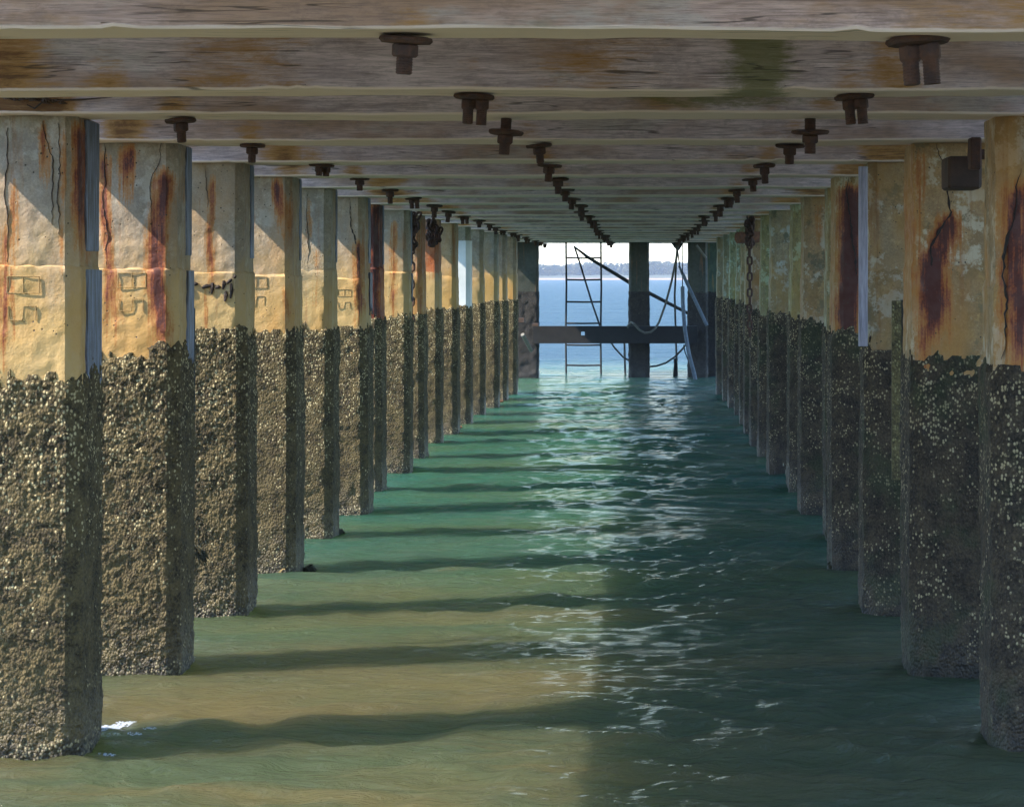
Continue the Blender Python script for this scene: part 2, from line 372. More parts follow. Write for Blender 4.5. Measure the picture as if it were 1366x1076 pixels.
# ------------------------------------------------------------------ seabed and far shore
def far_shore():
    xs = np.linspace(-2600, 2600, 261); ys = np.array([1190, 1196, 1204, 1215, 1240, 1300, 1500, 2200.]); hs = np.array([-1.5, .1, .8, 2.0, 3.0, 5.0, 6.0, 5.0])
    X, Y = np.meshgrid(xs, ys); P = np.stack([X.ravel(), Y.ravel(), np.zeros(X.size)], 1)
    n = vn(P, (.011, .004, 1), 2).reshape(X.shape)
    Z = hs[:, None] * (1 + .45 * n * (hs[:, None] > 0)); Y = Y + 16 * vn(P * [1, 0, 0], (.006, 1, 1), 8).reshape(X.shape)
    P = np.stack([X.ravel(), Y.ravel(), Z.ravel()], 1)
    idx = np.arange(X.size).reshape(X.shape)
    Fc = np.stack([idx[:-1, :-1], idx[:-1, 1:], idx[1:, 1:], idx[1:, :-1]], -1).reshape(-1, 4)
    s = NT('sandy_shore')
    c = s.mix(s.ramp(s.z()[2], .5, 1.0), (.34, .23, .16), (.08, .09, .055))
    tag(mk('far_shore', P, Fc, s.fin(c, .9), None, True), kind='structure')
    # woodland behind the beach
    s = NT('distant_foliage')
    fm = s.fin(s.mix(s.ramp(s.noise(.22, 3), .35, .65), (.045, .060, .035), (.085, .085, .050)), .9)
    rng = np.random.default_rng(8); V = []; Q = []; nv = 0
    base = np.array([(1, 0, 0), (-1, 0, 0), (0, 1, 0), (0, -1, 0), (0, 0, 1), (0, 0, -1)], float)
    tri = np.array([(4, 0, 2), (4, 2, 1), (4, 1, 3), (4, 3, 0), (5, 2, 0), (5, 1, 2), (5, 3, 1), (5, 0, 3)])
    for t in range(1150):
        near = t < 870
        x = rng.uniform(-150, 130) if near else rng.uniform(-2500, 2500)
        y = rng.uniform(1217, 1275); ht = rng.uniform(4.6, 6.2) * (1 + .10 * math.sin(x * .045 + 1.0) + .07 * math.sin(x * .21)); w_ = ht * rng.uniform(.28, .45)
        for q in range(46 if near else 18):
            a = rng.random() * 6.28; e = rng.random() ** .6; zc = rng.random()
            rr = w_ * e * math.sqrt(max(.05, 1 - (zc - .35) ** 2 * 1.9))
            c = np.array([x + rr * math.cos(a), y + rr * math.sin(a), 2.0 + ht * (.06 + .92 * zc)])
            r_ = rng.uniform(.22, .62) * (1.0 if near else 1.8)
            Rm = np.linalg.qr(rng.normal(size=(3, 3)))[0]
            V.append(base @ Rm * r_ * rng.uniform(.6, 1.3, 3) + c); Q.append(tri + nv); nv += 6
    tag(mk('far_woodland', np.concatenate(V), np.concatenate(Q), fm), 'low hazy grey blue wood along the far shore', 'woodland', kind='stuff')
far_shore()

# ------------------------------------------------------------------ piles
W = .46; CH = .05
def ring(Wd, c, step):
    h = Wd / 2; pts = [(-h + c, -h), (h - c, -h), (h, -h + c), (h, h - c), (h - c, h), (-h + c, h), (-h, h - c), (-h, -h + c)]
    P = []; N = []
    for i in range(8):
        a = np.array(pts[i]); b = np.array(pts[(i + 1) % 8]); L = np.linalg.norm(b - a); n = max(1, int(round(L / step)))
        d = (b - a) / L; nr = np.array([d[1], -d[0]])
        p0 = np.array(pts[i - 1]); dp = a - p0; dp /= np.linalg.norm(dp); nr0 = np.array([dp[1], -dp[0]])
        for k in range(n):
            P.append(a + (b - a) * k / n); N.append(nr if k else (nr + nr0) / np.linalg.norm(nr + nr0))
    return np.array(P), np.array(N)
def shell(name, Wd, c, z0, z1, step, zstep, mat, parent, org, disp, rustf=None, seed=0):
    P2, N2 = ring(Wd, c, step); n = len(P2); zs = np.linspace(z0, z1, max(2, int((z1 - z0) / zstep)) + 1); m = len(zs)
    V = np.zeros((m, n, 3)); V[:, :, :2] = P2[None]; V[:, :, 2] = zs[:, None]
    N = np.zeros((m, n, 3)); N[:, :, :2] = N2[None]
    V = V.reshape(-1, 3); N = N.reshape(-1, 3); Wp = V + np.array(org)
    V = V + N * disp(Wp)[:, None]
    idx = np.arange(m * n).reshape(m, n); nx = np.roll(idx, -1, 1)
    Q = np.stack([idx[:-1], nx[:-1], nx[1:], idx[1:]], -1).reshape(-1, 4)
    # caps as quads fan to centres
    cen = len(V); V = np.vstack([V, [[0, 0, z0], [0, 0, z1]]])
    caps = []
    for i in range(0, n - 1, 2):
        caps.append((cen + 1, m * n - n + i, m * n - n + i + 1, m * n - n + (i + 2) % n)); caps.append((cen, (i + 2) % n, i + 1, i))
    Q = np.vstack([Q, np.array(caps)])
    r = rustf(Wp) if rustf else np.zeros(m * n); r = np.concatenate([r, [0, 0]])
    return mk(name, V, Q, mat, parent, True, {'rust': r})

ZT = H + .60                      # pile tops, the underside of the timber beams
ZJ = H + .045                     # ledge where the lower casing begins
def streaks(lst, org_u):
    """lst of (px, halfwidth px, ytop, ybottom, strength) seen on the front face"""
    out = []
    for px, hw, y0, y1, st in lst:
        a = wp(px, y0, org_u); b = wp(px, y1, org_u); out.append((a.x, hw * org_u * 1e-3 * H, a.z, b.z, st))
    def f(P):
        r = np.zeros(len(P))
        for x, hw, zt, zb, st in out:
            wob = vn(np.stack([P[:, 2] * 0, P[:, 2] * 0, P[:, 2]], 1), 5, int(abs(x) * 977) % 91) * hw * .55
            dx = np.abs(P[:, 0] - x - wob) / hw
            vz = np.clip((zt + .03 - P[:, 2]) / .08, 0, 1) * np.clip((P[:, 2] - zb + .10) / .25, 0, 1)
            r = np.maximum(r, 1.22 * st * np.exp(-dx * dx * .7) * vz)
        return r
    return f
def crack(parent, org, px_pts, u, width, seed=0):
    """thin dark jagged split, proud of the face by a couple of millimetres"""
    rnd = random.Random(seed); pts = [wp(x, y, u) for x, y in px_pts]; L = []; j = 0
    for a, b in zip(pts, pts[1:]):
        n = max(2, int((b - a).length / .016))
        for i in range(n):
            j = j * .75 + rnd.uniform(-.0055, .0055); p = a.lerp(b, i / n); p.x += j; p.z += rnd.uniform(-.004, .004); L.append(p)
    L.append(pts[-1]); V = []; Fc = []
    for i, p in enumerate(L):
        t = i / (len(L) - 1); w_ = width * (.12 + abs(math.sin(math.pi * min(1, t * 1.1))) ** .8) * rnd.uniform(.25, 1.3)
        x, z = p.x - org[0], p.z - org[2]; y = K * u * 1e-3 - org[1]
        V += [(x - w_, y + .004, z), (x + w_, y + .004, z), (x + w_ * .7, y - .008, z), (x - w_ * .7, y - .008, z)]
    for i in range(len(L) - 1):
        a, b = i * 4, i * 4 + 4
        for q in ((0, 3), (3, 2), (2, 1), (1, 0)): Fc.append((a + q[0], a + q[1], b + q[1], b + q[0]))
    Fc.append((0, 1, 2, 3)); k = len(L) * 4 - 4; Fc.append((k + 3, k + 2, k + 1, k))
    mk('crack', V, Fc, M_dark, parent)

def pile(name_lab, xc, uf, side, k, spec):
    """xc centre x, uf depth of the front face"""
    yf = K * uf * 1e-3; org = (xc, yf + W / 2, 0)
    root = empty('concrete_pile', org)
    tag(root, name_lab, 'pile', 'concrete piles of the %s row' % ('left' if side < 0 else 'right'))
    near = k < 3; mid = k < 8
    step, zst = (.0095, .0105) if near else ((.018, .02) if mid else (.035, .04))
    rf = streaks(spec.get('rust', []), uf) if spec.get('rust') else None
    wv = ((k * 37) % 11 - 5) * .0016
    def spall(P):
        c = np.clip((np.abs(P[:, 0] - org[0]) + np.abs(P[:, 1] - org[1]) - (W - CH * 1.25)) / .02, 0, 1)
        return -.022 * c * np.clip(vn(P, (9, 9, 6), 77) - .25, 0, .5) - .010 * c * np.clip(vn(P, 30, 78), 0, 1)
    def dsh(P): return spall(P) + .005 * vn(P, 7, 3) + .0025 * vn(P, 31, 5) - .012 * np.clip(vn(P, (9, 9, 5), 21) - .62, 0, 1) * 3
    sh = shell('shaft', W - .016, CH * .9, ZJ - .12, ZT, step, zst, M_conL if side < 0 else M_conR, root, org, dsh, rf)
    def dj(P): return spall(P) + .004 * vn(P, 6, 8) + .003 * vn(P, 26, 6) + .012 * np.clip((P[:, 2] - ZJ + .03 + .012 * vn(P, 14, 2)) / .03, 0, 1) * vn(P, 24, 11) - .014 * np.clip((P[:, 2] - ZJ + .012 - spec.get('dj', [0, -.006, .02, -.03, .012, -.05, .03][k % 7])) / .012, 0, 1)
    ja = shell('casing', W, CH, -1.6, ZJ + spec.get('dj', [0, -.006, .02, -.03, .012, -.05, .03][k % 7]), step, zst, M_jacL if side < 0 else M_jacR, root, org, dj, rf)
    ct = spec.get('ct', 1.46)
    def dc(P):
        top = ct + .030 * vn(P, 4.2, 30 + k) + .03 * vn(P, 13, 31 + k) + .045 * vn(P, 42, 32)
        m = np.clip((top - P[:, 2]) / .05, -1, 1)
        b = (.75 - worley(P, 58 if near else 36, 17)) * (.015 if near else .013)
        lump = .0045 * vn(P, 8, 41) + .005 * vn(P, 22, 42)
        foot = .006 * vn(P, 3, 9)
        return np.where(m < 0, -.02 + m * .02, m * .007 + (b + lump + foot) * np.clip(m * 1.5, 0, 1))
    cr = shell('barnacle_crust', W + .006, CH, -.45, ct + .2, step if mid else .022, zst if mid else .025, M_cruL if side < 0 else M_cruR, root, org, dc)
    rl = random.Random(k * 5 + 1); root.rotation_euler = (rl.uniform(-.003, .003), rl.uniform(-.005, .005), rl.uniform(-.02, .02))
    tint = spec.get('tint', (1, 1, 1)); ctint = spec.get('ctint', (1, 1, 1))
    sh.color = (*tint, 1); ja.color = (*spec.get('jtint', tint), 1); cr.color = (*ctint, 1)
    for i, (pts, wd) in enumerate(spec.get('cracks', [])):
        # the split lies on the shaft's own face, 13 mm behind the casing face
        crack(root, org, pts, uf + (.013 * 1e3) / K, wd, k * 7 + i)
    return root, org

def mark(parent, org, uf, lines, nm='stamped_mark'):
    m = MB(); y = K * uf * 1e-3
    for ln in lines:
        for a, b in zip(ln, ln[1:]):
            p = wp(*a, uf); q = wp(*b, uf); p.y = q.y = y - .003
            m.tube([p - Vector(org), q - Vector(org)], .0019, 6)
    return m.build(nm, M_dark2, parent)
M_dark2 = rustmat('mark_edge', (.34, .23, .09), (.22, .14, .05), 30, 0)
def M58(x0, y0, x1, sc=1.0):
    """an 8 lying on its side over a square-cut 5, moulded in the casing"""
    w_ = x1 - x0; xm = (x0 + x1) / 2; h = w_ * .52; g = y0 + w_ * .93; e = w_ * .10; b = g + h * .85
    return [[(x0, y0), (x1, y0), (x1, y0 + h), (x0, y0 + h), (x0, y0)], [(xm, y0), (xm, y0 + h)],
            [(x0 + e * .4, g), (x0 + e * .4, b), (xm - 1, b), (xm + 1, g), (x1 - e, g), (x1 - e, b)]]

UF = [1.56 + .318 * k for k in range(17)]
LS = [131, 255, 340, 403, 450, 496, 514, 549, 569, 590, 612, 629, 647, 666, 677, 690]
RS = [1311, 1206, 1148, 1106, 1100, 1066, 1051, 1025, 1012, 1001, 993, 987, 980, 972, 964, 956]
Lspec = {
 0: dict(rust=[(54, 7, 165, 235, .75), (78, 4, 165, 360, .45), (96, 7, 160, 330, .9), (12, 6, 240, 470, .5), (2, 6, 300, 490, .6)],
         cracks=[([(52, 162), (56, 185), (64, 210), (66, 300)], .0021), ([(75, 165), (76, 250), (74, 312)], .0021), ([(5, 172), (4, 260), (6, 350)], .0021)], ct=1.45),
 1: dict(rust=[(168, 10, 190, 265, .8), (211, 11, 225, 472, 1.0), (208, 7, 240, 300, .7), (140, 7, 205, 440, .75), (152, 10, 370, 460, .45), (200, 8, 360, 470, .5)],
         cracks=[([(138, 190), (141, 220), (136, 265), (142, 310), (140, 352)], .0028), ([(215, 190), (211, 220), (202, 240), (200, 300)], .0021), ([(144, 362), (152, 385), (158, 400)], .0025)], ct=1.475),
 2: dict(rust=[(279, 5, 235, 385, .65), (272, 4, 380, 450, .35)], cracks=[([(273, 226), (276, 260), (280, 300)], .0021)], ct=1.50, tint=(.92, .94, .95), dj=-.02),
 3: dict(rust=[(372, 6, 238, 300, .9), (384, 4, 260, 340, .4), (381, 4, 380, 450, .5)], ct=1.475, tint=(.98, .95, .9)),
 4: dict(rust=[(412, 4, 260, 330, .35), (420, 4, 330, 430, .25)], cracks=[([(409, 262), (411, 330), (410, 370)], .002)], ct=1.45, tint=(.9, .93, .95)),
 5: dict(rust=[(479, 6, 320, 430, .7)], cracks=[([(469, 266), (468, 290), (474, 315), (480, 345), (478, 380)], .006)], ct=1.40),
 6: dict(rust=[(502, 9, 270, 440, 1.1)], tint=(.8, .6, .5), jtint=(.9, .65, .45)),
 7: dict(rust=[(523, 4, 295, 420, .55)], ct=1.44),
 8: dict(tint=(.85, .7, .55), rust=[(560, 5, 290, 420, .5)]),
 9: dict(tint=(1.0, .62, .52), rust=[(576, 6, 300, 370, .55)], jtint=(.95, .95, .95)),
 10: dict(tint=(1.0, .9, .7)),
 11: dict(tint=(.85, .95, .95), jtint=(.9, .95, 1.05)),
 12: dict(tint=(.85, .85, .82), jtint=(.85, .85, .85)),
 13: dict(tint=(.8, .9, 1.0), jtint=(.85, .9, .9)),
 14: dict(tint=(.9, .85, .8)), 15: dict(tint=(.95, .85, .7)),
}
LL = ['nearest pile of the left row, two cracks and moulded number mark, cut by frame edge',
 'second left pile, broad red rust streak beside the moulded number mark',
 'third left pile, chipped crumbling ledge and one thin rust run',
 'fourth left pile, dark rust run from its pale flaking top',
 'fifth left pile, mostly clean grey top above ochre casing',
 'sixth left pile, long slanting crack down its grey top',
 'seventh left pile, narrow strip stained deep red with rust',
 'eighth left pile, just in front of the big hanging chain',
 'ninth left pile, directly behind the long hanging chain',
 'tenth left pile, pink red upper part behind second chain coil',
 'eleventh left pile, buff top just before the white sleeved pile',
 'twelfth left pile with a bright white sleeve on its upper half',
 'thirteenth left pile, grey, first one beyond the white sleeve',
 'fourteenth left pile, bluish grey, iron peg by its foot',
 'fifteenth left pile, thin strip one before the last sunlit pile',
 'last sunlit pile of the left row, next to the dark end post']
roots = {}
for k, sx in enumerate(LS):
    A = (VX - sx) * (UF[k] + .065) * 1e-3 * H
    sp = Lspec.get(k, {}); sp.setdefault('ct', 1.44)
    roots['L', k] = pile(LL[k], -A - W / 2, UF[k], -1, k, sp)
r, o_ = roots['L', 0]; mark(r, o_, UF[0], M58(6.5, 369, 49))
r, o_ = roots['L', 1]; mark(r, o_, UF[1], M58(156, 364, 193))
r, o_ = roots['L', 3]; mark(r, o_, UF[3], M58(328, 369, 356))
r, o_ = roots['L', 5]; mark(r, o_, UF[5], M58(452, 386, 470))
# ragged broken rim on the third pile
m = MB(); rnd = random.Random(4)
for x0, y0, x1, y1 in ((254, 382, 254, 396), (255, 380, 263, 379), (268, 384, 280, 381), (282, 377, 281, 392), (286, 384, 293, 383), (297, 374, 296, 386), (301, 378, 308, 372), (310, 370, 314, 369), (300, 388, 299, 402), (307, 378, 306, 398)):
    p = wp(x0, y0, UF[2]) - Vector(roots['L', 2][1]); q = wp(x1, y1, UF[2]) - Vector(roots['L', 2][1])
    p.y = q.y = -W / 2 - .004; m.tube([p, p.lerp(q, .5) + Vector((.004, 0, .004)), q], [.006, .011, .005], 6, jit=.5)
m.build('broken_edge', M_dark, roots['L', 2][0])
# sky sheen added as blue grey slabs, channel side of near left piles
M_sidesheen = (lambda s: s.fin(s.mix(s.ramp(s.noise(1, 7, .7, sc3=(60, 60, 5)), .36, .6), (.21, .26, .40), (.055, .055, .07)), .45, s.bump(s.noise(1, 6, .7, sc3=(60, 60, 5)), .6, .01)))(NT('blue_grey_sky_sheen'))
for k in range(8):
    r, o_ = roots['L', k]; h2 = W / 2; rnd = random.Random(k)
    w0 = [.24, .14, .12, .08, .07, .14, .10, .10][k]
    m = MB().box((h2 - .03, h2 - CH - .005 - w0, ZJ + .05), (h2 - .002, h2 - CH - .005, ZT - .004), .004); b_ = m.build('side_sheen', M_sidesheen, r)
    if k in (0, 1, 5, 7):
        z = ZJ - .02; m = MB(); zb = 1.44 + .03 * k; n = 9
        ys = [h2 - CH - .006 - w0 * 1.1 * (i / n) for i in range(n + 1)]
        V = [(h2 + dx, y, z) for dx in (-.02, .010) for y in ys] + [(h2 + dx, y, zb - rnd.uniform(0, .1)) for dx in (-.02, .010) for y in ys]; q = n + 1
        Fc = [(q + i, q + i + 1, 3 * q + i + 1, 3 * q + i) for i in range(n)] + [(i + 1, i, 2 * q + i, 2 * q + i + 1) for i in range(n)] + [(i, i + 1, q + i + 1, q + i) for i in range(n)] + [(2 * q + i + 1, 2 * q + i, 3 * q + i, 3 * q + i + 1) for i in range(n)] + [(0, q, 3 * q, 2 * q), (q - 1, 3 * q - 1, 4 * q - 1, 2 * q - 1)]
        m.add(V, Fc); m.build('side_sheen', M_sidesheen, r)
# white sleeve round the twelfth left pile
r, o_ = roots['L', 11]
M_white = (lambda s: s.fin(s.mix(s.ramp(s.noise(4, 5), .3, .7), (.78, .80, .80), (.62, .66, .66)), .5))(NT('white_plastic'))
shell('sleeve', W + .012, CH, H - 65 * UF[11] * 1e-3 * H, H + 47 * UF[11] * 1e-3 * H, .06, .1, M_white, r, o_, lambda P: 0 * P[:, 0])

Rspec = {
 0: dict(rust=[(1356, 14, 245, 500, 1.1), (1345, 9, 330, 440, .6)], cracks=[([(1366, 225), (1358, 250), (1355, 290), (1344, 322), (1340, 350), (1344, 400), (1341, 440), (1338, 480)], .006)], ct=1.46, tint=(1.0, .92, .8)),
 1: dict(rust=[(1268, 12, 285, 345, 1.3), (1243, 16, 330, 450, 1.35), (1255, 8, 300, 430, 1.0), (1226, 7, 200, 420, .45), (1236, 8, 420, 500, .8)],
         cracks=[([(1250, 192), (1260, 222), (1268, 262), (1269, 284), (1252, 310), (1241, 330), (1243, 352), (1248, 372), (1247, 420)], .007)], ct=1.44, tint=(1.05, .95, .78)),
 2: dict(rust=[(1170, 5, 230, 300, .3)], tint=(.92, .92, .88), ct=1.45, jtint=(.85, .85, .8)),
 3: dict(rust=[(1130, 12, 248, 455, 1.5), (1135, 9, 300, 460, 1.2)], cracks=[([(1131, 237), (1129, 262), (1134, 300), (1139, 330), (1141, 372), (1140, 420)], .009)], tint=(.95, .95, .8), ct=1.47),
 4: dict(tint=(.8, .85, .7)), 5: dict(tint=(.85, .78, .66), rust=[(1090, 4, 270, 330, .4)]), 6: dict(tint=(.8, .95, .75)),
 7: dict(tint=(.8, .9, .95)), 8: dict(tint=(.7, .9, .7)), 9: dict(tint=(.8, .75, .7)), 10: dict(tint=(.8, .9, .85)),
 11: dict(tint=(.75, .9, .9)), 12: dict(tint=(.7, 1.0, 1.0)), 13: dict(tint=(.7, 1.05, 1.0)), 14: dict(tint=(.6, .8, .8)), 15: dict(tint=(.6, .75, .8)),
}
RL = ['nearest pile of the right row, long crack, cut by the frame edge',
 'second right pile, jagged crack over a deep purple brown rust stain',
 'third right pile, mottled grey top with crumbling ledge and plank in front',
 'fourth right pile, wide dark crack above a long red rust panel',
 'fifth right pile, mostly hidden behind the pile with the red rust panel',
 'sixth right pile, pale mottled top beside a bright edge',
 'seventh right pile, greenish sliver between two wider piles',
 'eighth right pile with a smooth grey blue panel near its top',
 'ninth right pile, thin mossy strip just before the hanging chain',
 'tenth right pile, directly behind the chain and the round log end',
 'eleventh right pile, first beyond the hanging chain',
 'twelfth right pile, narrow pale edge beyond the chain',
 'thirteenth right pile, pale turquoise top',
 'fourteenth right pile, dark weedy strip beyond the turquoise topped one',
 'fifteenth right pile, dim green grey and two from the end',
 'last pile of the right row, dark, beside the dark end post']
for k, sx in enumerate(RS):
    B = (sx - VX) * (UF[k] + .065) * 1e-3 * H
    sp = Rspec.get(k, {}); sp.setdefault('ct', 1.45 + .012 * (k % 4)); sp.setdefault('ctint', (1, 1, 1))
    roots['R', k] = pile(RL[k], B + W / 2, UF[k], 1, k + 40, sp)

# ------------------------------------------------------------------ end posts, last bent
UE = 7.4
def post(lab, x0px, x1px, z0=-1.6, cat='post', tint=(1, 1, 1), u=UE):
    x0 = wp(x0px, 368, u).x; x1 = wp(x1px, 368, u).x; y = K * u * 1e-3; wd = x1 - x0
    root = empty('end_post', ((x0 + x1) / 2, y + wd / 2, 0)); tag(root, lab, cat, 'dark posts at the pier end')
    org = ((x0 + x1) / 2, y + wd / 2, 0)
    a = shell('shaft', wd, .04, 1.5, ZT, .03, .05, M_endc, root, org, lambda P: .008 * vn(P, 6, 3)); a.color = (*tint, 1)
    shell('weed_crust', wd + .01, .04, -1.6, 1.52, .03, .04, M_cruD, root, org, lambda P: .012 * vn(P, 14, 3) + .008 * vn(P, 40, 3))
    return root
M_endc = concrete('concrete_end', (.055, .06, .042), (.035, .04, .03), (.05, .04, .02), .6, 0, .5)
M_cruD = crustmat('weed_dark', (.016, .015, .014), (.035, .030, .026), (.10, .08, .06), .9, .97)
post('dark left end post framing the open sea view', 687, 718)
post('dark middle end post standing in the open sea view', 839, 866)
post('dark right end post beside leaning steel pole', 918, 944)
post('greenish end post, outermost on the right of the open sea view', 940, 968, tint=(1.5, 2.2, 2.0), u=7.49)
# cross beam with a drilled hole
y0 = K * 7.33e-3; y1 = y0 + .24
za, zb = wp(0, 458, 7.33).z, wp(0, 435, 7.33).z; xa, xb = wp(711, 0, 7.33).x, wp(930, 0, 7.33).x
hc = wp(777.5, 445, 7.33); hr = .034
m = MB(); m.box((xa, y0, za), (hc.x - hr, y1, zb)); m.box((hc.x + hr, y0, za), (xb, y1, zb))
m.box((hc.x - hr, y0, hc.z + hr), (hc.x + hr, y1, zb)); m.box((hc.x - hr, y0, za), (hc.x + hr, y1, hc.z - hr))
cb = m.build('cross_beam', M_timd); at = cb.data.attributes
tag(cb, 'heavy dark horizontal cross beam with a drilled hole between the end posts', 'cross beam')
# ladder
lx0, lx1 = 755, 801.5; ul = 7.62
ld = empty('steel_ladder', (wp(778, 0, ul).x, K * ul * 1e-3, 0)); tag(ld, 'thin dark steel ladder hanging into the water at the pier end', 'ladder')
LO = Vector(ld.location)
for px in (lx0, lx1):
    a = wp(px, 327, ul) - LO; b = wp(px + .5, 506, ul) - LO; a.z += .1; b.z = -.4
    MB().tube([a, a.lerp(b, .3) + Vector((.006, 0, 0)), a.lerp(b, .6) - Vector((.008, 0, 0)), b], .018, 8).build('rail', M_iron, ld)
for py in (344, 373, 402.5, 431, 460, 487, 516):
    MB().tube([wp(lx0, py, ul) - LO, wp(778, py + .4, ul) - LO, wp(lx1, py, ul) - LO], .016, 8).build('rung', M_iron, ld)
# braces and lines of the last bent
def rod(nm, lab, cat, pts, r, mat, n=8):
    o = MB().tube([wp(*p) for p in pts], r, n).build(nm, mat, None, True); return tag(o, lab, cat)
rod('diagonal_brace', 'long thin diagonal brace running behind the middle end post', 'brace', [(766, 329, 7.7), (784, 343, 7.7), (840, 377, 7.68), (866, 391, 7.68), (920, 419, 7.66)], [.014, .03, .035, .035, .028], M_iron)
rod('hanging_rod', 'thin rod slanting from the deck down to the ladder foot', 'rod', [(766, 328, 7.6), (772, 346, 7.6), (790, 405, 7.6), (800, 434, 7.6), (803, 446, 7.6)], .017, M_iron)
rod('steel_pole', 'blue grey steel pole leaning against right end post', 'pole', [(906, 355, 7.3), (912, 368, 7.28), (943, 434, 7.25)], [.02, .03, .03], M_galv)
rod('hanging_pipe', 'bent pale pipe hanging along the inner edge of right end post', 'pipe', [(910.5, 382, 7.28), (911, 405, 7.28), (913, 433, 7.26), (915, 448, 7.24), (919, 472, 7.2), (926, 498, 7.2), (930, 518, 7.2)], .034, M_galv)
rod('thin_line', 'thin taut line above the bent pale pipe', 'line', [(910.5, 324, 7.28), (910.5, 384, 7.28)], .009, M_iron)
rod('slack_rope', 'slack pale rope looped over the cross beam at middle post', 'rope', [(904, 326, 7.3), (902, 345, 7.3), (896, 375, 7.29), (888, 405, 7.28), (879, 430, 7.25), (874, 438, 7.2), (868, 443, 7.2), (860, 444, 7.2), (853, 440, 7.2), (846, 432, 7.2), (842, 430, 7.22), (838, 434, 7.25), (837, 446, 7.6)], .02, M_rope)
rod('hanging_rope', 'straight dark rope dropping from deck behind the cross beam', 'rope', [(904, 327, 7.5), (902, 350, 7.5), (900, 395, 7.5), (901, 430, 7.5), (902, 465, 7.5), (903, 482, 7.5)], .018, M_rope)
rod('short_line', 'short thin line from deck to top of leaning pole', 'line', [(903, 326, 7.3), (907, 358, 7.3)], .012, M_iron)
rod('sagging_rope', 'sagging rope below cross beam between middle and right posts', 'rope', [(866, 489, 7.5), (876, 488, 7.5), (888, 484, 7.5), (900, 476, 7.5), (908, 468, 7.5), (914, 461, 7.5), (917, 455, 7.5)], .017, M_rope)
rod('sagging_rope', 'short rope below cross beam left of the middle post', 'rope', [(812, 452, 7.55), (820, 464, 7.55), (831, 476, 7.55), (843, 483, 7.55)], .016, M_rope)
rod('thin_line', 'short thin line below the cross beam beside right post', 'line', [(912, 460, 7.45), (914, 470, 7.45), (919, 483, 7.45)], .010, M_iron)
rod('broken_stake', 'thin stake in the water just left of middle post', 'stake', [(833, 455, 7.6), (833.5, 480, 7.6), (834.5, 515, 7.6)], .02, M_rope)
rod('mooring_stub', 'weedy stub rising from the water left of right post', 'stub', [(900, 478, 7.5), (901.5, 485, 7.5), (901, 500, 7.5), (901, 515, 7.5)], [.022, .034, .045, .04], M_timd)
o = MB(); V_ = [wp(895, 324, 7.4), wp(912, 324, 7.4), wp(906, 334, 7.4), wp(902, 333, 7.4)]
o.add([v + Vector((0, d, 0)) for d in (0, .05) for v in V_], [(0, 1, 2, 3), (7, 6, 5, 4), (0, 4, 5, 1), (1, 5, 6, 2), (2, 6, 7, 3), (3, 7, 4, 0)])
tag(o.build('rope_bracket', M_iron), 'small dark bracket under the deck where the ropes meet', 'bracket')
# broken brace by left end post
rod('broken_brace', 'short pale broken brace leaning on the left end post', 'brace', [(697, 446, 7.2), (709, 468, 7.25)], .035, M_ropel)
tag(MB().box(tuple(wp(689, 430, 7.25)), tuple(wp(700, 424, 7.3))).build('timber_stub', M_block), 'left broken timber stub end showing pale beside left end post', 'timber stub')
tag(MB().box(tuple(wp(710, 435, 7.22)), tuple(wp(719, 431, 7.3))).build('timber_stub', M_block), 'pale timber stub end where cross beam meets left end post', 'timber stub')
rod('wooden_prop', 'thin slanting pale prop under deck by the right row', 'prop', [(929, 327, 6.9), (935, 335, 6.9), (942, 344, 6.9)], .02, M_ropel)

